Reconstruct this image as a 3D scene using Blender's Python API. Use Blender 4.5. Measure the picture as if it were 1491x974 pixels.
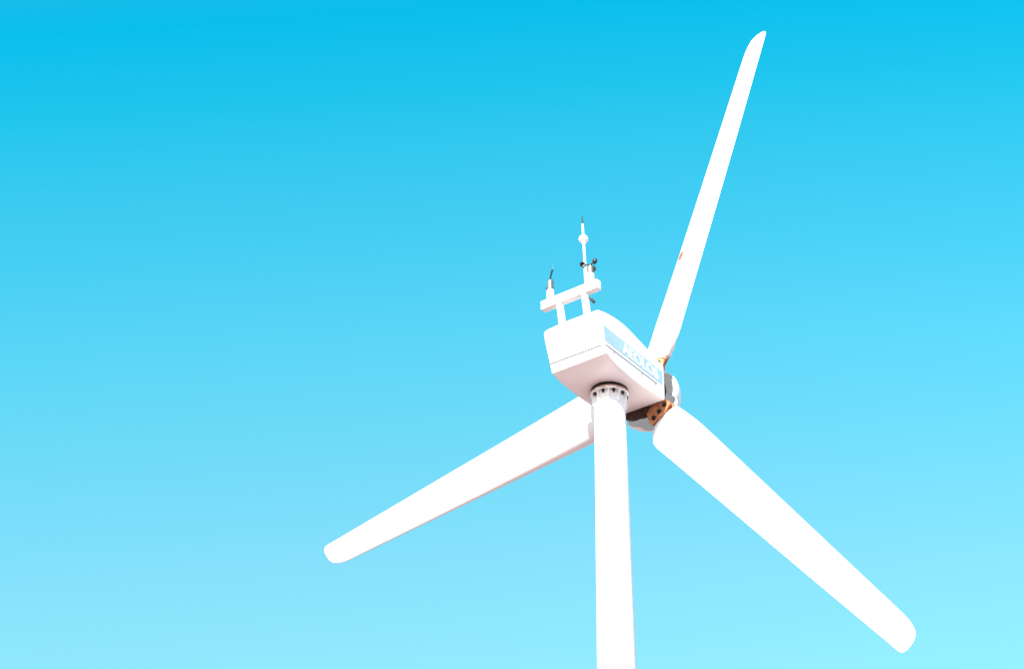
import bpy, bmesh, math, random
from mathutils import Vector, Matrix
random.seed(7)
R = math.radians
for _o in list(bpy.data.objects):
    bpy.data.objects.remove(_o)
scene = bpy.context.scene
col = scene.collection

# ------------------------------------------------------------------ camera
CAM_H = 1.6
cam_data = bpy.data.cameras.new("camera")
cam = bpy.data.objects.new("camera", cam_data)
col.objects.link(cam)
scene.camera = cam
cam.location = (-1.3531, -24.5143, CAM_H)
_p = 0.56849037
cam.rotation_euler = (R(90) + _p, 0, 0)
cam.matrix_world = Matrix.Translation(cam.location) @ Matrix.Rotation(R(90) + _p, 4, 'X') @ Matrix.Rotation(0.0023, 4, 'Z')
cam_data.sensor_width = 36.0
cam_data.lens = 36.0 * 2998.4 / 1491.0
cam_data.clip_start = 0.1
cam_data.clip_end = 20000

# ------------------------------------------------------------------ daylight
SUN_EL, SUN_LEFT = R(31), R(22)       # sun behind the camera, a little to its left
S = Vector((-math.sin(SUN_LEFT) * math.cos(SUN_EL), -math.cos(SUN_LEFT) * math.cos(SUN_EL), math.sin(SUN_EL)))
world = bpy.data.worlds.new("World")
scene.world = world
world.use_nodes = True
wn, wl = world.node_tree.nodes, world.node_tree.links
wn.clear()
w_out = wn.new("ShaderNodeOutputWorld")
w_bg = wn.new("ShaderNodeBackground")
w_bg.inputs["Strength"].default_value = 0.14
w_sky = wn.new("ShaderNodeTexSky")
w_sky.sky_type = 'NISHITA'
w_sky.sun_disc = False
w_sky.sun_elevation = SUN_EL
w_sky.sun_rotation = math.atan2(S.x, S.y)
w_sky.air_density = 1.0
w_sky.dust_density = 1.0
w_sky.ozone_density = 1.0
# the sky's own colour by elevation: a deep cyan that pales to the horizon (stops are sine of elevation)
SKY_TINT = [(0.00, (0.88, 0.72, 0.72)), (0.25, (0.62, 0.76, 0.66)), (0.4005, (0.455, 0.825, 0.612)), (0.4459, (0.4385, 0.8500, 0.666)),
            (0.5384, (0.2467, 0.9444, 0.768)), (0.5703, (0.1724, 0.9438, 0.805)), (0.6039, (0.1099, 0.9552, 0.8163)),
            (0.6362, (0.0371, 0.9596, 0.8404)), (0.6641, (0.0087, 0.9399, 0.8766)), (0.74, (0.10, 0.90, 0.86)), (0.85, (0.50, 0.86, 0.82)), (1.0, (0.60, 0.84, 0.80))]
w_tc = wn.new("ShaderNodeTexCoord")
w_sep = wn.new("ShaderNodeSeparateXYZ")
wl.new(w_tc.outputs["Generated"], w_sep.inputs[0])
w_ramp = wn.new("ShaderNodeValToRGB")
_e = w_ramp.color_ramp.elements
while len(_e) < len(SKY_TINT):
    _e.new(0.5)
for _el, (_pos, _c) in zip(_e, SKY_TINT):
    _el.position = _pos
    _el.color = (*_c, 1)
def w_math(op, a, b):
    m = wn.new("ShaderNodeMath")
    m.operation = op
    for i, v in enumerate((a, b)):
        if isinstance(v, (int, float)):
            m.inputs[i].default_value = v
        else:
            wl.new(v, m.inputs[i])
    return m.outputs[0]
# the deep part of the sky lies a little to the left
w_x2 = w_math('MULTIPLY', w_math('MULTIPLY', w_sep.outputs[0], w_sep.outputs[0]), 0.36)
w_h = w_math('SUBTRACT', w_math('ADD', w_sep.outputs[2], w_x2), w_math('MULTIPLY', w_sep.outputs[0], 0.04))
wl.new(w_h, w_ramp.inputs[0])
w_mul = wn.new("ShaderNodeMix")
w_mul.data_type = 'RGBA'
w_mul.blend_type = 'MULTIPLY'
w_mul.inputs[0].default_value = 1.0
# towards the sun (behind the camera) the sky is whiter and less cyan
w_f = wn.new("ShaderNodeMapRange")
w_f.inputs["From Min"].default_value = 0.45
w_f.inputs["From Max"].default_value = -0.40
wl.new(w_sep.outputs[1], w_f.inputs["Value"])
w_side = wn.new("ShaderNodeMix")
w_side.data_type = 'RGBA'
wl.new(w_f.outputs[0], w_side.inputs[0])
wl.new(w_ramp.outputs[0], w_side.inputs[6])
w_side.inputs[7].default_value = (0.64, 0.74, 0.79, 1)
wl.new(w_sky.outputs[0], w_mul.inputs[6])
wl.new(w_side.outputs[2], w_mul.inputs[7])
wl.new(w_mul.outputs[2], w_bg.inputs["Color"])
wl.new(w_bg.outputs[0], w_out.inputs["Surface"])

sun_data = bpy.data.lights.new("sun", 'SUN')
sun_data.energy = 4.0
sun_data.angle = R(0.5)
sun_data.color = (1.0, 0.95, 0.88)
sun = bpy.data.objects.new("sun", sun_data)
col.objects.link(sun)
sun.location = S * 60
sun.rotation_euler = S.to_track_quat('Z', 'Y').to_euler()

scene.view_settings.view_transform = 'Standard'
scene.view_settings.look = 'None'
scene.view_settings.gamma = 1.0
scene.view_settings.use_curve_mapping = False
scene.view_settings.exposure = 1.5

# ------------------------------------------------------------------ materials
def new_mat(name):
    m = bpy.data.materials.new(name)
    m.use_nodes = True
    nt = m.node_tree
    return m, nt.nodes, nt.links, nt.nodes["Principled BSDF"]

def noise(n, l, scale, detail=4, rough=0.6, src=None):
    t = n.new("ShaderNodeTexNoise")
    t.inputs["Scale"].default_value = scale
    t.inputs["Detail"].default_value = detail
    t.inputs["Roughness"].default_value = rough
    if src is not None:
        l.new(src, t.inputs["Vector"])
    return t

def ramp(n, l, src, stops):
    r = n.new("ShaderNodeValToRGB")
    e = r.color_ramp.elements
    while len(e) < len(stops):
        e.new(0.5)
    for el, (pos, c) in zip(e, stops):
        el.position = pos
        el.color = (*c, 1) if len(c) == 3 else c
    l.new(src, r.inputs[0])
    return r

def mixc(n, l, fac, a, b):
    m = n.new("ShaderNodeMix")
    m.data_type = 'RGBA'
    if isinstance(fac, float):
        m.inputs[0].default_value = fac
    else:
        l.new(fac, m.inputs[0])
    for i, v in ((6, a), (7, b)):
        if isinstance(v, tuple):
            m.inputs[i].default_value = (*v, 1)
        else:
            l.new(v, m.inputs[i])
    return m.outputs[2]

def math_node(n, l, op, a, b=None, c=None, clamp=False):
    m = n.new("ShaderNodeMath")
    m.operation = op
    m.use_clamp = clamp
    for i, v in enumerate((a, b, c)):
        if v is None:
            continue
        if isinstance(v, (int, float)):
            m.inputs[i].default_value = v
        else:
            l.new(v, m.inputs[i])
    return m.outputs[0]

def bump(n, l, b, src, strength, dist=0.01):
    bp = n.new("ShaderNodeBump")
    bp.inputs["Strength"].default_value = strength
    bp.inputs["Distance"].default_value = dist
    l.new(src, bp.inputs["Height"])
    l.new(bp.outputs[0], b.inputs["Normal"])

RUST_A, RUST_B, RUST_C = (0.10, 0.030, 0.012), (0.30, 0.095, 0.030), (0.46, 0.19, 0.075)

def white_paint(name, base=(0.80, 0.79, 0.78), dirt=(0.66, 0.62, 0.58), rough=0.38, rust=None, spots=()):
    """white gel coat with a little grime; rust(n,l,obj) gives a mask; spots are (x, z, size_x, size_z) in object space"""
    m, n, l, b = new_mat(name)
    tc = n.new("ShaderNodeTexCoord")
    ob = tc.outputs["Object"]
    g = noise(n, l, 2.2, 6, 0.65, ob)
    gm = ramp(n, l, g.outputs[0], [(0.55, (0, 0, 0)), (0.85, (0.8, 0.8, 0.8))])
    c = mixc(n, l, gm.outputs[0], base, dirt)
    mask = None
    if rust is not None:
        mask = rust(n, l, ob)
    for (cx, cz, sx, sz) in spots:
        sep = n.new("ShaderNodeSeparateXYZ")
        l.new(ob, sep.inputs[0])
        wob = noise(n, l, 28, 3, 0.6, ob)
        dx = math_node(n, l, 'DIVIDE', math_node(n, l, 'SUBTRACT', sep.outputs[0], cx), sx)
        dz = math_node(n, l, 'DIVIDE', math_node(n, l, 'SUBTRACT', sep.outputs[2], cz), sz)
        d2 = math_node(n, l, 'ADD', math_node(n, l, 'MULTIPLY', dx, dx), math_node(n, l, 'MULTIPLY', dz, dz))
        d = math_node(n, l, 'ADD', math_node(n, l, 'SQRT', d2), math_node(n, l, 'MULTIPLY', math_node(n, l, 'SUBTRACT', wob.outputs[0], 0.5), 0.9))
        s = math_node(n, l, 'MULTIPLY', math_node(n, l, 'SUBTRACT', 1.0, d), 2.5, clamp=True)
        mask = s if mask is None else math_node(n, l, 'MAXIMUM', mask, s)
    if mask is not None:
        rn = noise(n, l, 20, 5, 0.7, ob)
        rc = ramp(n, l, rn.outputs[0], [(0.3, RUST_A), (0.5, RUST_B), (0.7, RUST_C)])
        c = mixc(n, l, mask, c, rc.outputs[0])
    l.new(c, b.inputs["Base Color"])
    b.inputs["Roughness"].default_value = rough
    fine = noise(n, l, 60, 4, 0.6, ob)
    bump(n, l, b, fine.outputs[0], 0.05, 0.003)
    return m

def blade_rust(n, l, ob):
    sep = n.new("ShaderNodeSeparateXYZ")
    l.new(ob, sep.inputs[0])
    nz = noise(n, l, 9, 5, 0.65, ob)
    v = math_node(n, l, 'ADD', math_node(n, l, 'MULTIPLY', math_node(n, l, 'SUBTRACT', nz.outputs[0], 0.5), 0.22), sep.outputs[2])
    v = math_node(n, l, 'DIVIDE', math_node(n, l, 'SUBTRACT', 0.615, v), 0.06, clamp=True)
    return v

def plain(name, c, rough=0.5, metal=0.0, var=0.25, scale=14):
    m, n, l, b = new_mat(name)
    tc = n.new("ShaderNodeTexCoord")
    g = noise(n, l, scale, 5, 0.6, tc.outputs["Object"])
    lo = tuple(x * (1 - var) for x in c)
    hi = tuple(min(1, x * (1 + var)) for x in c)
    r = ramp(n, l, g.outputs[0], [(0.3, lo), (0.7, hi)])
    l.new(r.outputs[0], b.inputs["Base Color"])
    b.inputs["Roughness"].default_value = rough
    b.inputs["Metallic"].default_value = metal
    return m

def rusty(name, cols):
    m, n, l, b = new_mat(name)
    tc = n.new("ShaderNodeTexCoord")
    g = noise(n, l, 18, 8, 0.7, tc.outputs["Object"])
    r = ramp(n, l, g.outputs[0], [(0.28, cols[0]), (0.45, cols[1]), (0.70, cols[2])])
    l.new(r.outputs[0], b.inputs["Base Color"])
    b.inputs["Roughness"].default_value = 0.85
    bump(n, l, b, g.outputs[0], 0.5, 0.006)
    return m

def flange_rust(n, l, ob):
    sep = n.new("ShaderNodeSeparateXYZ")
    l.new(ob, sep.inputs[0])
    nz = noise(n, l, 11, 5, 0.7, ob)
    v = math_node(n, l, 'ADD', math_node(n, l, 'MULTIPLY', math_node(n, l, 'SUBTRACT', nz.outputs[0], 0.5), 0.10), sep.outputs[2])
    return math_node(n, l, 'MULTIPLY', math_node(n, l, 'DIVIDE', math_node(n, l, 'SUBTRACT', v, -0.034), 0.022, clamp=True), 0.85)

M_TOWER = white_paint("tower_white_paint")
M_FLANGE = white_paint("flange_white_paint_rusting", rust=flange_rust)
M_NAC = white_paint("nacelle_white_gelcoat", rough=0.3)
M_BLADE = white_paint("blade_white_gelcoat", rust=blade_rust, rough=0.32)
M_BLADE_SPOT = white_paint("blade_white_gelcoat_chipped", rust=blade_rust, rough=0.32, spots=((-0.105, 2.228, 0.075, 0.115),))
M_BLADE_NICK = white_paint("blade_white_gelcoat_nicked", rust=blade_rust, rough=0.32, spots=((-0.053, 2.190, 0.017, 0.019), (0.315, 2.046, 0.018, 0.018)))
M_SPIN = white_paint("spinner_white_gelcoat", base=(0.84, 0.83, 0.82), dirt=(0.76, 0.74, 0.72), rough=0.55)
M_MAST = white_paint("mast_white_paint", rough=0.45)
def bar_under_tint(n, l, ob):
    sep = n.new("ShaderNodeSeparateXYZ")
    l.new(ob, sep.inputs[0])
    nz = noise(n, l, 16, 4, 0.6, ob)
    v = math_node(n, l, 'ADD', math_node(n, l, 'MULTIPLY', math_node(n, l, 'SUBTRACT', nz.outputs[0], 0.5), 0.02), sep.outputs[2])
    return math_node(n, l, 'MULTIPLY', math_node(n, l, 'DIVIDE', math_node(n, l, 'SUBTRACT', 0.999, v), 0.012, clamp=True), 0.30)  # reddish-brown tint along the bottom of the bar, broken up by noise
M_BAR = white_paint("bar_white_paint_tinted_below", rough=0.45, rust=bar_under_tint)
M_RUST = rusty("orange_rusty_steel", ((0.10, 0.032, 0.014), (0.40, 0.150, 0.060), (0.60, 0.290, 0.150)))
M_RUSTD = rusty("dark_rusty_steel", ((0.008, 0.007, 0.007), (0.022, 0.013, 0.009), (0.12, 0.042, 0.016)))
M_DARK = plain("black_plastic", (0.012, 0.013, 0.015), 0.45)
M_GAP = plain("yaw_gap_black", (0.010, 0.010, 0.011), 0.9)
M_BOLT = plain("dark_oxidised_bolt", (0.025, 0.020, 0.018), 0.6, 0.4)
M_STEEL = plain("dull_steel", (0.30, 0.25, 0.23), 0.45, 0.6, 0.15)
M_GREY = plain("dark_sealant", (0.08, 0.08, 0.085), 0.8)
M_BAND = plain("pale_blue_vinyl_band", (0.36, 0.55, 0.62), 0.4, 0, 0.03, 4)
M_LETTER = plain("white_vinyl_lettering", (0.80, 0.80, 0.80), 0.4, 0, 0.02)

# ------------------------------------------------------------------ frames
TOP = Vector((0, 0, 14.6787 + CAM_H))           # tower top
psi, tau, L_HUB, E_HUB, PHI = 0.930838, 0.0088979, 0.922007, 0.404742, 0.384552
ZB = 0.142283
d = Vector((math.cos(psi) * math.cos(tau), math.sin(psi) * math.cos(tau), math.sin(tau)))
s = Vector((math.sin(psi), -math.cos(psi), 0))
u = s.cross(d)

def frame(x, y, z, o):
    return Matrix(((x.x, y.x, z.x, o.x), (x.y, y.y, z.y, o.y), (x.z, y.z, z.z, o.z), (0, 0, 0, 1)))

M_N = frame(d, -s, u, TOP + Vector((0, 0, ZB)))          # nacelle frame: x forward to the rotor, z up
HUB = TOP + Vector((0, 0, E_HUB)) + d * L_HUB
M_HUB = frame(d, -s, u, HUB)
M_T = Matrix.Translation(TOP)

def blade_frame(k):
    a = PHI + k * 2 * math.pi / 3
    er = u * math.cos(a) + s * math.sin(a)
    t = -u * math.sin(a) + s * math.cos(a)
    return frame(t, d, er, HUB)

def P(l, q, v):                       # nacelle local: forward, right, up
    return Vector((l, -q, v))

# ------------------------------------------------------------------ object helpers
WM = {}

def link(o, parent, mw):
    col.objects.link(o)
    if parent is not None:
        o.parent = parent
        o.matrix_basis = WM[parent].inverted() @ mw
    else:
        o.matrix_basis = mw
    WM[o] = mw.copy()
    return o

def obj(name, bm, mat, parent, mw=Matrix(), angle=35, label=None):
    bmesh.ops.recalc_face_normals(bm, faces=bm.faces)
    me = bpy.data.meshes.new(name)
    bm.to_mesh(me)
    bm.free()
    me.materials.append(mat)
    for f in me.polygons:
        f.use_smooth = True
    me.set_sharp_from_angle(angle=R(angle))
    o = bpy.data.objects.new(name, me)
    if label:
        o["label"] = label
    return link(o, parent, mw)

def copy_to(o, parent, mw):
    return link(o.copy(), parent, mw)

def ring_loft(bm, rings, cap0=True, cap1=True, closed=True):
    vs = [[bm.verts.new(p) for p in r] for r in rings]
    n = len(vs[0])
    for a, b in zip(vs, vs[1:]):
        for i in range(n if closed else n - 1):
            j = (i + 1) % n
            bm.faces.new((a[i], a[j], b[j], b[i]))
    if cap0:
        bm.faces.new(vs[0][::-1])
    if cap1:
        bm.faces.new(vs[-1])
    return vs

def basis(axis):
    w = Vector(axis).normalized()
    a = w.cross(Vector((0, 0, 1)) if abs(w.z) < 0.9 else Vector((1, 0, 0))).normalized()
    return a, w.cross(a), w

def lathe(bm, prof, o=(0, 0, 0), axis=(0, 0, 1), n=32, cap0=True, cap1=True):
    """prof: list of (radius, height along axis)"""
    a, b, w = basis(axis)
    o = Vector(o)
    rings = []
    for r, h in prof:
        r = max(r, 1e-4)
        rings.append([o + w * h + (a * math.cos(2 * math.pi * i / n) + b * math.sin(2 * math.pi * i / n)) * r for i in range(n)])
    ring_loft(bm, rings, cap0, cap1)

def tube(bm, p0, p1, r0, r1=None, n=16, bev=0.0):
    p0, p1 = Vector(p0), Vector(p1)
    r1 = r0 if r1 is None else r1
    h = (p1 - p0).length
    if bev:
        prof = [(r0 - bev, 0), (r0, bev), (r1, h - bev), (r1 - bev, h)]
    else:
        prof = [(r0, 0), (r1, h)]
    lathe(bm, prof, p0, p1 - p0, n)

def box(bm, corners8):
    v = [bm.verts.new(c) for c in corners8]
    for f in ((0, 1, 2, 3), (7, 6, 5, 4), (0, 4, 5, 1), (1, 5, 6, 2), (2, 6, 7, 3), (3, 7, 4, 0)):
        bm.faces.new([v[i] for i in f])

def boxp(bm, x0, x1, y0, y1, z0, z1):
    box(bm, [(x0, y0, z0), (x1, y0, z0), (x1, y1, z0), (x0, y1, z0), (x0, y0, z1), (x1, y0, z1), (x1, y1, z1), (x0, y1, z1)])

def bevel_all(bm, w, seg=2, angle=30):
    bmesh.ops.recalc_face_normals(bm, faces=bm.faces)
    es = [e for e in bm.edges if len(e.link_faces) == 2 and e.calc_face_angle(0) > R(angle)]
    bmesh.ops.bevel(bm, geom=es, offset=w, segments=seg, affect='EDGES', profile=0.5, clamp_overlap=True)

def lerp_table(tab, x):
    if x <= tab[0][0]:
        return tab[0][1]
    for (x0, y0), (x1, y1) in zip(tab, tab[1:]):
        if x <= x1:
            f = (x - x0) / (x1 - x0)
            return y0 + (y1 - y0) * f
    return tab[-1][1]

def smooth_table(tab, x):
    """Catmull-Rom through the table"""
    xs = [t[0] for t in tab]
    if x <= xs[0]:
        return tab[0][1]
    if x >= xs[-1]:
        return tab[-1][1]
    i = max(k for k in range(len(xs) - 1) if xs[k] <= x)
    def slope(k):
        if k == 0:
            return (tab[1][1] - tab[0][1]) / (xs[1] - xs[0])
        if k == len(xs) - 1:
            return (tab[-1][1] - tab[-2][1]) / (xs[-1] - xs[-2])
        return (tab[k + 1][1] - tab[k - 1][1]) / (xs[k + 1] - xs[k - 1])
    h = xs[i + 1] - xs[i]
    t = (x - xs[i]) / h
    m0, m1 = slope(i) * h, slope(i + 1) * h
    return ((2 * t**3 - 3 * t**2 + 1) * tab[i][1] + (t**3 - 2 * t**2 + t) * m0
            + (-2 * t**3 + 3 * t**2) * tab[i + 1][1] + (t**3 - t**2) * m1)

# ------------------------------------------------------------------ ground
gm, n_, l_, b_ = new_mat("dry_sandy_ground")
tc_ = n_.new("ShaderNodeTexCoord")
n1 = noise(n_, l_, 0.08, 8, 0.6, tc_.outputs["Object"])
n2 = noise(n_, l_, 3.0, 8, 0.7, tc_.outputs["Object"])
c1 = ramp(n_, l_, n1.outputs[0], [(0.35, (0.28, 0.160, 0.150)), (0.6, (0.35, 0.205, 0.195)), (0.75, (0.24, 0.150, 0.130))])
c2 = ramp(n_, l_, n2.outputs[0], [(0.3, (0.8, 0.8, 0.8)), (0.7, (1, 1, 1))])
mm = n_.new("ShaderNodeMix")
mm.data_type = 'RGBA'
mm.blend_type = 'MULTIPLY'
mm.inputs[0].default_value = 1.0
l_.new(c1.outputs[0], mm.inputs[6])
l_.new(c2.outputs[0], mm.inputs[7])
l_.new(mm.outputs[2], b_.inputs["Base Color"])
b_.inputs["Roughness"].default_value = 0.95
bump(n_, l_, b_, n2.outputs[0], 0.6, 0.05)
bm = bmesh.new()
rings = []
for r in (6, 20, 60, 200, 800, 3000):
    rings.append([(r * math.cos(2 * math.pi * i / 64), r * math.sin(2 * math.pi * i / 64), 0) for i in range(64)])
ring_loft(bm, rings, True, False)
ground = obj("ground", bm, gm, None)
ground["kind"] = "structure"

# ------------------------------------------------------------------ the turbine
root = bpy.data.objects.new("wind_turbine", None)
root.empty_display_size = 1.0
root["label"] = "white three-bladed wind turbine with boxy nacelle and rusty blade roots on a tall tapered tower"
root["category"] = "wind turbine"
link(root, None, Matrix())

# ---- tower
bm = bmesh.new()
H = TOP.z
def tower_r(dz):                       # dz below the tower top
    return 0.2128 + 0.01005 * dz
prof = [(tower_r(H), 0.0)] + [(tower_r(H - z), z) for z in (3, 6, 9, 12, 14)] + [(tower_r(0.25), H - 0.25), (0.213, H - 0.03)]
lathe(bm, prof, n=72)
tower = obj("tower", bm, M_TOWER, root)
# flange ring at the tower top
bm = bmesh.new()
lathe(bm, [(0.205, -0.045), (0.262, -0.045), (0.272, -0.037), (0.272, 0.0), (0.267, 0.006), (0.205, 0.006)], n=72)
flange = obj("flange", bm, M_FLANGE, tower, M_T)
NG = 10
first = None
for i in range(NG):
    a = R(-96.2 + 36 * i)
    m = M_T @ Matrix.Rotation(a, 4, 'Z')
    if first is None:
        bm = bmesh.new()
        th = 0.007
        pts = [(0.205, -0.047), (0.266, -0.047), (0.262, -0.085), (0.245, -0.20), (0.218, -0.235), (0.205, -0.235)]
        ring_loft(bm, [[(x, -th, z) for x, z in pts], [(x, th, z) for x, z in pts]])
        first = obj("gusset", bm, M_FLANGE, tower, m)
    else:
        copy_to(first, tower, m)
first = None
for i in range(NG):
    a = R(-78.2 + 36 * i)
    m = M_T @ Matrix.Rotation(a, 4, 'Z')
    if first is None:
        bm = bmesh.new()
        lathe(bm, [(0.021, -0.075), (0.024, -0.072), (0.024, -0.0475)], (0.241, 0, 0), n=6)
        lathe(bm, [(0.012, -0.092), (0.012, -0.0755)], (0.241, 0, 0), n=10)
        first = obj("bolt", bm, M_BOLT, tower, m, 25)
    else:
        copy_to(first, tower, m)
# black ring standing in for the shaded recess between flange and nacelle
bm = bmesh.new()
lathe(bm, [(0.20, 0.008), (0.225, 0.008), (0.25, 0.04), (0.285, 0.12), (0.20, 0.12)], n=64)
obj("yaw_gap_shade", bm, M_GAP, tower, M_T)

# ---- nacelle
L_R, L_F = -0.735, 0.765
LEAN = 0.25
BOT = [(-0.735, 0.005), (-0.475, -0.060), (0.07, -0.086), (0.69, -0.033), (0.765, -0.02)]
TOPT = [(-0.735, 0.625), (-0.6, 0.668), (-0.45, 0.700), (-0.2, 0.722), (0.05, 0.688), (0.38, 0.622), (0.765, 0.562)]
def k_lean(l0):
    return max(0.0, 1 - (l0 - L_R) / 1.1)
def half_w(l0, v):
    f = (l0 - L_R) / (L_F - L_R)
    b0 = 0.452 + (0.432 - 0.452) * f
    flare = 0.028 * (1 - f) + 0.004 * f
    return b0 + flare * min(1.0, max(-0.2, v / 0.5))
def nac_point(l0, q, v):
    return P(l0 - LEAN * max(0, v) * k_lean(l0), q, v)
def nac_side(lt, v):
    """point on the right-hand side wall at true forward position lt"""
    l0 = lt
    for _ in range(6):
        l0 = lt + LEAN * max(0, v) * k_lean(l0)
    return P(lt, half_w(l0, v), v)
def nac_ring(l0):
    vb, vt = smooth_table(BOT, l0), smooth_table(TOPT, l0)
    rc = 0.065
    pts = []
    for i in range(9):
        q = -1 + 2 * i / 8
        pts.append((q * (half_w(l0, vb) - 0.012), vb))
    right = []
    right.append((half_w(l0, vb) - 0.003, vb + 0.004))
    for i in range(1, 7):
        v = vb + 0.014 + (vt - rc - vb - 0.014) * (i - 1) / 5
        right.append((half_w(l0, v), v))
    hw = half_w(l0, vt - rc)
    for i in range(1, 7):
        a = R(90) * i / 6
        right.append((hw - rc + rc * math.cos(a), vt - rc + rc * math.sin(a)))
    pts += right
    for i in range(1, 8):
        q = 1 - 2 * i / 8
        pts.append((q * (hw - rc), vt + 0.012 * (1 - q * q)))
    pts += [(-q, v) for q, v in reversed(right)]
    return [nac_point(l0, q, v) for q, v in pts]
bm = bmesh.new()
NS = 36
ring_loft(bm, [nac_ring(L_R + (L_F - L_R) * i / NS) for i in range(NS + 1)])
bmesh.ops.recalc_face_normals(bm, faces=bm.faces)
caps = sorted(bm.faces, key=lambda f: -len(f.verts))[:2]
for f in caps:
    back = f.calc_center_median().x < 0
    es = list(f.edges)
    bmesh.ops.bevel(bm, geom=es, offset=0.012 if back else 0.045, segments=3, affect='EDGES', profile=0.5, clamp_overlap=True)
nac = obj("nacelle", bm, M_NAC, root, M_N, 32)

# seam between the upper cover and the lower pan
bm = bmesh.new()
def strip(bm, pts, out, h, t=0.003):
    ring_loft(bm, [[p - out * 0.004 - Vector((0, 0, h)), p + out * t - Vector((0, 0, h)), p + out * t + Vector((0, 0, h)), p - out * 0.004 + Vector((0, 0, h))] for p in pts])
def seam_v(l):
    return 0.128 + 0.012 * (l + 0.75) / 1.4
strip(bm, [nac_side(-0.745 + 1.3 * i / 20, seam_v(-0.745 + 1.3 * i / 20)) for i in range(21)], Vector((0, -1, 0)), 0.0055)
strip(bm, [Vector((p.x, -p.y, p.z)) for p in (nac_side(-0.745 + 1.3 * i / 20, seam_v(-0.745 + 1.3 * i / 20)) for i in range(21))], Vector((0, 1, 0)), 0.0038)
strip(bm, [nac_point(L_R, q, 0.142 - 0.012 * (q + 0.45)) for q in (-0.452, -0.2, 0.0, 0.2, 0.40)], Vector((-1, 0, -0.25)).normalized(), 0.009)
obj("seam", bm, M_GREY, nac, M_N)

# latches along the seam
first = None
for l in (-0.56, 0.14, 0.49):
    p = nac_side(l, seam_v(l) - 0.026)
    m = M_N @ Matrix.Translation(p)
    if first is None:
        bm = bmesh.new()
        boxp(bm, -0.009, 0.009, -0.010, 0.004, -0.013, 0.013)
        bevel_all(bm, 0.003)
        first = obj("latch", bm, M_STEEL, nac, m)
    else:
        copy_to(first, nac, m)

# pale blue name band on the side and its lettering
bm = bmesh.new()
DV0, DV1 = 0.190, 0.402
rows = 6
colsn = 24
def band_pt(i, j, off):
    v = DV0 + (DV1 - DV0) * j / rows
    l0 = -0.775 - 0.27 * (v - DV0)
    lt = l0 + (0.69 - l0) * i / colsn
    p = nac_side(lt, v)
    return p + Vector((0, -off, 0))
front = [[bm.verts.new(band_pt(i, j, 0.003)) for i in range(colsn + 1)] for j in range(rows + 1)]
back = [[bm.verts.new(band_pt(i, j, -0.002)) for i in range(colsn + 1)] for j in range(rows + 1)]
for j in range(rows):
    for i in range(colsn):
        bm.faces.new((front[j][i], front[j][i + 1], front[j + 1][i + 1], front[j + 1][i]))
        bm.faces.new((back[j][i], back[j + 1][i], back[j + 1][i + 1], back[j][i + 1]))
for j in range(rows):
    for i in (0, colsn):
        bm.faces.new((front[j][i], front[j + 1][i], back[j + 1][i], back[j][i]))
for i in range(colsn):
    for j in (0, rows):
        bm.faces.new((front[j][i], front[j][i + 1], back[j][i + 1], back[j][i]))
band = obj("name_band", bm, M_BAND, nac, M_N)

cu = bpy.data.curves.new("lettering_curve", 'FONT')
cu.body = "AEOLOS"
cu.size = 1.0
cu.offset = 0.034
cu.resolution_u = 6
to = bpy.data.objects.new("lettering_curve", cu)
col.objects.link(to)
dg = bpy.context.evaluated_depsgraph_get()
tm = bpy.data.meshes.new_from_object(to.evaluated_get(dg))
bpy.data.objects.remove(to)
xs = [v.co.x for v in tm.vertices]
ys = [v.co.y for v in tm.vertices]
x0, x1, y0, y1 = min(xs), max(xs), min(ys), max(ys)
bm = bmesh.new()
bm.from_mesh(tm)
for v in bm.verts:
    fx, fy = (v.co.x - x0) / (x1 - x0), (v.co.y - y0) / (y1 - y0)
    vv = 0.212 + 0.168 * fy
    lt = -0.318 + 0.93 * fx - 0.03 * (fy)
    v.co = nac_side(lt, vv) + Vector((0, -0.0055, 0))
geom = bmesh.ops.extrude_face_region(bm, geom=bm.faces[:])
for v in geom["geom"]:
    if isinstance(v, bmesh.types.BMVert):
        v.co.y += 0.004
bpy.data.meshes.remove(tm)
obj("lettering", bm, M_LETTER, nac, M_N, 30)

# ---- instrument mast on the rear of the roof
bm = bmesh.new()
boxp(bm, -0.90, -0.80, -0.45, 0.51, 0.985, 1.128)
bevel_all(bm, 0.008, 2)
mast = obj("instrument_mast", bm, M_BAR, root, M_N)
for q in (-0.215, 0.205):
    bm = bmesh.new()
    tube(bm, P(-0.785, q, 0.60), P(-0.852, q, 0.984), 0.052, 0.050, 24)
    obj("post", bm, M_MAST, mast, M_N)
for q in (-0.375, 0.312):
    bm = bmesh.new()
    tube(bm, P(-0.85, q, 1.129), P(-0.85, q, 1.285), 0.053, n=24, bev=0.006)
    obj("socket", bm, M_MAST, mast, M_N)
# obstruction sensor hanging beside the right post
bm = bmesh.new()
tube(bm, P(-0.83, 0.255, 0.935), P(-0.83, 0.305, 0.865), 0.011, n=8)
tube(bm, P(-0.83, 0.295, 0.885), P(-0.83, 0.345, 0.815), 0.022, n=14, bev=0.004)
obj("sensor", bm, M_DARK, mast, M_N)
# end caps and screws of the bar
first = None
for q, v in ((-0.485, 1.09), (-0.485, 1.02), (0.425, 1.09), (0.425, 1.02)):
    m = M_N @ Matrix.Translation(P(-0.9, q, v))
    if first is None:
        bm = bmesh.new()
        tube(bm, (0.001, 0, 0), (-0.005, 0, 0), 0.009, n=8)
        first = obj("screw", bm, M_RUST, mast, m)
    else:
        copy_to(first, mast, m)

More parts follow.
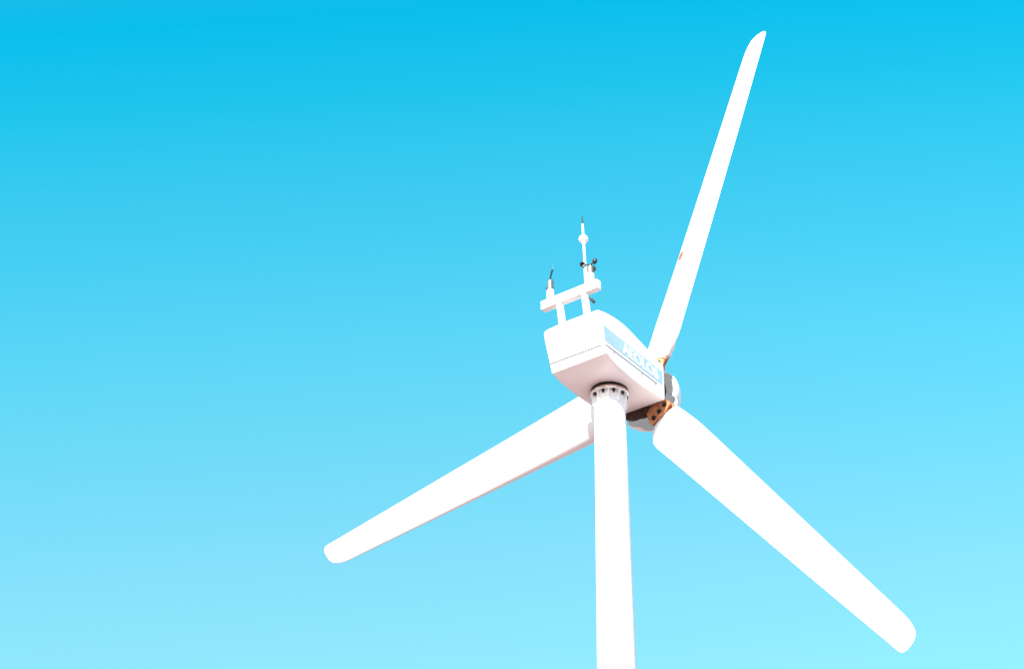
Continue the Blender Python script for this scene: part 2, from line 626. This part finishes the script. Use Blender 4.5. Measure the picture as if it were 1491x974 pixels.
# wind vane on the left socket
bm = bmesh.new()
tube(bm, P(-0.85, -0.375, 1.286), P(-0.85, -0.375, 1.43), 0.040, n=20, bev=0.004)
tube(bm, P(-0.85, -0.375, 1.431), P(-0.85, -0.375, 1.455), 0.022, n=14)
vane = obj("wind_vane", bm, M_STEEL, root, M_N)
hd = Vector((math.cos(R(98)), math.sin(R(98)), 0))          # arm direction in the world
M_V = M_N @ Matrix.Translation(P(-0.85, -0.375, 1.47))
W3 = M_N.to_3x3().inverted()
hl = (W3 @ hd).normalized()
zl = Vector((0, 0, 1))
bm = bmesh.new()
tube(bm, -hl * 0.25, hl * 0.24, 0.007, n=8)
tube(bm, hl * 0.20, hl * 0.27, 0.018, n=12, bev=0.004)
tube(bm, Vector((0, 0, -0.014)), Vector((0, 0, 0.02)), 0.016, n=12)
obj("vane_arm", bm, M_DARK, vane, M_V)
bm = bmesh.new()
sd = hl.cross(zl).normalized() * 0.007
out = [hl * 0.03 + zl * 0.006, hl * -0.13 + zl * 0.006, hl * -0.17 + zl * 0.05, hl * -0.10 + zl * 0.05, hl * 0.0 + zl * 0.035]
ring_loft(bm, [[p - sd for p in out], [p + sd for p in out]])
obj("tail_fin", bm, M_DARK, vane, M_V)
bm = bmesh.new()
tube(bm, hl * -0.24 + zl * 0.008, hl * -0.24 + zl * 0.10, 0.0035, 0.002, 6)
obj("whisker", bm, M_STEEL, vane, M_V)

bm = bmesh.new()
tube(bm, P(-0.862, -0.328, 1.287), P(-0.862, -0.330, 1.435), 0.014, n=10, bev=0.003)  # dark tube standing in for the shaded right side of the vane stub
obj("stub_shade_side", bm, M_DARK, vane, M_N)

# cup anemometer on the right socket
bm = bmesh.new()
tube(bm, P(-0.85, 0.312, 1.286), P(-0.85, 0.312, 1.395), 0.044, n=20, bev=0.004)
tube(bm, P(-0.85, 0.312, 1.396), P(-0.85, 0.312, 1.425), 0.022, n=14)
anem = obj("anemometer", bm, M_STEEL, root, M_N)
bm = bmesh.new()
lathe(bm, [(0.024, 0), (0.026, 0.02), (0.016, 0.035)], P(-0.85, 0.312, 1.42), (0, 0, 1), 14)
obj("cup_hub", bm, M_DARK, anem, M_N)
first = None
for k in range(3):
    a = R(188 + 120 * k) - psi
    m = M_N @ Matrix.Translation(P(-0.85, 0.312, 1.437)) @ Matrix.Rotation(a, 4, 'Z')
    if first is None:
        bm = bmesh.new()
        tube(bm, (0.015, 0, 0), (0.10, 0, 0), 0.007, n=8)
        # hemispherical cup opening along +y, with a wall thickness
        prof = []
        for i in range(9):
            t = R(90) * i / 8
            prof.append((0.043 * math.sin(t), -0.043 * math.cos(t)))
        for i in range(9):
            t = R(90) * (8 - i) / 8
            prof.append((0.037 * math.sin(t), -0.037 * math.cos(t)))
        lathe(bm, prof, (0.108, 0, 0), (0, 1, 0), 18, True, True)
        first = obj("cup", bm, M_DARK, anem, m, 50)
    else:
        copy_to(first, anem, m)

bm = bmesh.new()
tube(bm, P(-0.862, 0.362, 1.287), P(-0.862, 0.360, 1.40), 0.014, n=10, bev=0.003)  # dark tube in place of shade on the anemometer stub's right side
obj("stub_shade_side", bm, M_DARK, anem, M_N)

# lightning rod with its ball
r0, r1 = P(-0.875, 0.252, 1.10), P(-0.875, 0.212, 2.31)
ax = (r1 - r0)
def along(v):
    return r0 + ax * ((v - 1.10) / 1.21)
bm = bmesh.new()
tube(bm, r0, along(1.50), 0.024, 0.021, 12)
tube(bm, along(1.501), along(2.155), 0.019, 0.016, 12)
rod = obj("lightning_rod", bm, M_MAST, root, M_N)
bm = bmesh.new()
prof = [(0.016, -0.082), (0.028, -0.074)] + [(0.068 * math.cos(R(t)), 0.064 * math.sin(R(t))) for t in range(-60, 91, 10)]
lathe(bm, prof, along(1.893), ax, 28)
obj("ball", bm, M_MAST, rod, M_N)
bm = bmesh.new()
tube(bm, along(2.156), along(2.31), 0.013, 0.006, 10)
obj("rod_tip", bm, M_DARK, rod, M_N)

# ---- rotor: hub, spinner
bm = bmesh.new()
lathe(bm, [(0.16, -0.26), (0.16, -0.085), (0.32, -0.055), (0.345, -0.045), (0.345, 0.02), (0.20, 0.07), (0.14, 0.16)], (0, 0, 0), (1, 0, 0), 40)
hub = obj("hub", bm, M_RUSTD, root, M_HUB)
bm = bmesh.new()
lathe(bm, [(0.10, -0.15), (0.27, -0.15), (0.295, -0.14), (0.295, -0.075), (0.28, -0.062), (0.10, -0.062)], P(0, -0.10, -0.10), (1, 0, 0), 40)  # dark disc added to deepen the shade below the nacelle front
obj("hub_shade_disc", bm, M_RUSTD, hub, M_HUB)
bm = bmesh.new()
SP = [(0.475, 0.02), (0.482, 0.08), (0.475, 0.16), (0.450, 0.24), (0.40, 0.32), (0.32, 0.385), (0.22, 0.43), (0.11, 0.455), (0.0, 0.462)]
fine = []
for i in range(33):
    t = i / 32 * (len(SP) - 1)
    fine.append((smooth_table([(k, p[0]) for k, p in enumerate(SP)], t), smooth_table([(k, p[1]) for k, p in enumerate(SP)], t)))
inner = [(max(0, r - 0.014), h - 0.010 if r < 0.3 else h) for r, h in reversed(fine)]
lathe(bm, fine + inner, (0, 0, 0), (1, 0, 0), 96)
# close the loop at the rim is done by the lathe caps being removed
big = [f for f in bm.faces if len(f.verts) > 50]
bmesh.ops.delete(bm, geom=big, context='FACES_ONLY')
be = [e for e in bm.edges if e.is_boundary]
bmesh.ops.bridge_loops(bm, edges=be)
bmesh.ops.recalc_face_normals(bm, faces=bm.faces)
spinner = obj("spinner", bm, M_SPIN, root, M_HUB)
cutters = []
for k in range(3):
    cb = bmesh.new()
    boxp(cb, -0.27, 0.37, -0.3, 0.18, 0.20, 0.8)
    bevel_all(cb, 0.07, 4)
    me = bpy.data.meshes.new("cut")
    cb.to_mesh(me)
    cb.free()
    co = bpy.data.objects.new("cut", me)
    col.objects.link(co)
    co.matrix_basis = blade_frame(k)
    cutters.append(co)
    for sh in (spinner,):
        md = sh.modifiers.new("slot", 'BOOLEAN')
        md.operation = 'DIFFERENCE'
        md.solver = 'EXACT'
        md.object = co
bpy.context.view_layer.update()
dg = bpy.context.evaluated_depsgraph_get()
new_meshes = [(sh, bpy.data.meshes.new_from_object(sh.evaluated_get(dg))) for sh in (spinner,)]
for sh, nm in new_meshes:
    nm.name = sh.name
    sh.modifiers.clear()
    sh.data = nm
    for f in nm.polygons:
        f.use_smooth = True
    nm.set_sharp_from_angle(angle=R(35))
for c in cutters:
    bpy.data.objects.remove(c)

# ---- blades
def pitch(r):
    if r >= 0.8:
        return R(22.24 - 8.36 * (r - 1) / 4.8)
    return R(lerp_table([(0.54, 6.0), (0.62, 13.0), (0.70, 20.0), (0.8, 22.59)], r))
TE = [(0.36, 0.185), (0.54, 0.225), (0.57, 0.246), (0.61, 0.272), (0.67, 0.315), (0.73, 0.362), (0.80, 0.403), (0.88, 0.434), (0.98, 0.442), (1.1, 0.436),
      (1.3, 0.426), (2.2, 0.387), (3.4, 0.338), (4.6, 0.288), (5.5, 0.248), (5.85, 0.233), (5.94, 0.231), (5.985, 0.225), (6.008, 0.210), (6.024, 0.185), (6.030, 0.155)]
LE = [(0.36, -0.17), (0.54, -0.195), (0.62, -0.212), (0.72, -0.232), (0.84, -0.250), (0.96, -0.262), (1.1, -0.264), (1.3, -0.261),
      (2.2, -0.240), (3.4, -0.211), (4.6, -0.182), (5.4, -0.163), (5.62, -0.157), (5.72, -0.149), (5.80, -0.133), (5.87, -0.110), (5.94, -0.068), (5.985, -0.012),
      (6.008, 0.042), (6.024, 0.105), (6.030, 0.135)]
TH = [(0.36, 0.085), (0.54, 0.090), (0.60, 0.130), (0.70, 0.200), (0.80, 0.235), (1.0, 0.240), (1.5, 0.205), (2.5, 0.150), (4.0, 0.098), (5.5, 0.058), (5.9, 0.038), (5.98, 0.020), (6.030, 0.006)]
ST = [0.36, 0.45, 0.54, 0.57, 0.6, 0.64, 0.68, 0.72, 0.76, 0.82, 0.88, 0.94, 1.0, 1.06, 1.12, 1.2, 1.3, 1.5, 1.75, 2.0, 2.4, 2.8, 3.2, 3.6, 4.0, 4.4, 4.8, 5.1, 5.4,
      5.55, 5.62, 5.68, 5.72, 5.76, 5.8, 5.84, 5.87, 5.9, 5.92, 5.94, 5.965, 5.985, 6.0, 6.008, 6.017, 6.024, 6.030]
def chordpt(c, n, r):
    """c along the chord (towards the trailing edge), n along the thickness (towards the nose), r along the span"""
    ax_mid = -0.0128 + 0.0313 * min(1.05, max(0, (r - 1) / 4.8))
    PITCH = pitch(r)
    return Vector((c * math.cos(PITCH) + n * math.sin(PITCH), ax_mid - c * math.sin(PITCH) + n * math.cos(PITCH), r))
def foil(x):
    # thickness distribution, 0 at the nose and the tail, 1 at the thickest
    return (0.2969 * math.sqrt(x) - 0.126 * x - 0.3516 * x * x + 0.2843 * x**3 - 0.1036 * x**4) / 0.1
def blade_ring(r):
    le, te, th = smooth_table(LE, r), smooth_table(TE, r), smooth_table(TH, r)
    w = min(1, max(0, (r - 0.56) / 0.40))
    w = w * w * (3 - 2 * w)
    pts = []
    NP_ = 20
    droop = 0.046 * (te - le) * w
    def thick(x):
        ell = (1 - abs(2 * x - 1) ** 5) ** 0.5 * 0.5
        return th * (ell * (1 - w) + foil(x) * 0.5 * w)
    for i in range(NP_ + 1):
        x = 0.5 - 0.5 * math.cos(math.pi * i / NP_)
        pts.append(chordpt(le + (te - le) * x, 1.05 * thick(x) + droop * (1 - x) ** 2, r))
    for i in range(NP_ - 1, 0, -1):
        x = 0.5 - 0.5 * math.cos(math.pi * i / NP_)
        pts.append(chordpt(le + (te - le) * x, -0.95 * thick(x) + droop * (1 - x) ** 2, r))
    return pts
def blade_bm():
    bm = bmesh.new()
    ring_loft(bm, [blade_ring(r) for r in ST])
    return bm
blade0 = obj("blade", blade_bm(), M_BLADE_SPOT, root, blade_frame(0), 40, label="upright blade with a small rust spot near its root")
def plate_bm(y0, y1, c0=-0.180, c1=0.222, r1=0.552):
    """flat plate in the plane of rotation: x across, y along the axle, z outwards"""
    bm = bmesh.new()
    out = [(c0 + 0.02, 0.27), (c0, 0.36), (c0, r1 - 0.006), (c0 + 0.13, r1 + 0.008), (c1 - 0.13, r1 + 0.008), (c1, r1 - 0.004), (c1 + 0.006, r1 - 0.09), (c1 - 0.05, 0.335), (c1 - 0.09, 0.27)]
    ring_loft(bm, [[Vector((c, y, r)) for c, r in out] for y in (y0, y1)])
    bevel_all(bm, 0.006, 2)
    return bm
plates = [obj("clamp_plate", plate_bm(-0.100, -0.060), M_RUST, blade0, blade_frame(0)),
          obj("clamp_plate", plate_bm(0.062, 0.085, -0.12, 0.150, 0.50), M_SPIN, blade0, blade_frame(0), label="white painted front clamp plate")]
bolts = []
for c in (-0.103, 0.017, 0.136):
    bm = bmesh.new()
    p = Vector((c, -0.1005, 0.487))
    ax_ = (0, -1, 0)
    lathe(bm, [(0.036, 0), (0.036, 0.006)], p, ax_, 16)
    lathe(bm, [(0.029, 0.0065), (0.029, 0.026), (0.024, 0.030)], p, ax_, 6)
    lathe(bm, [(0.014, 0.0305), (0.014, 0.044)], p, ax_, 10)
    bolts.append(obj("bolt", bm, M_BOLT, blade0, blade_frame(0), 25))
for k in (1, 2):
    m = blade_frame(k)
    if k == 1:
        b = obj("blade", blade_bm(), M_BLADE, root, m, 40)
    else:
        b = obj("blade", blade_bm(), M_BLADE_NICK, root, m, 40)
    for src in plates + bolts:
        copy_to(src, b, m)
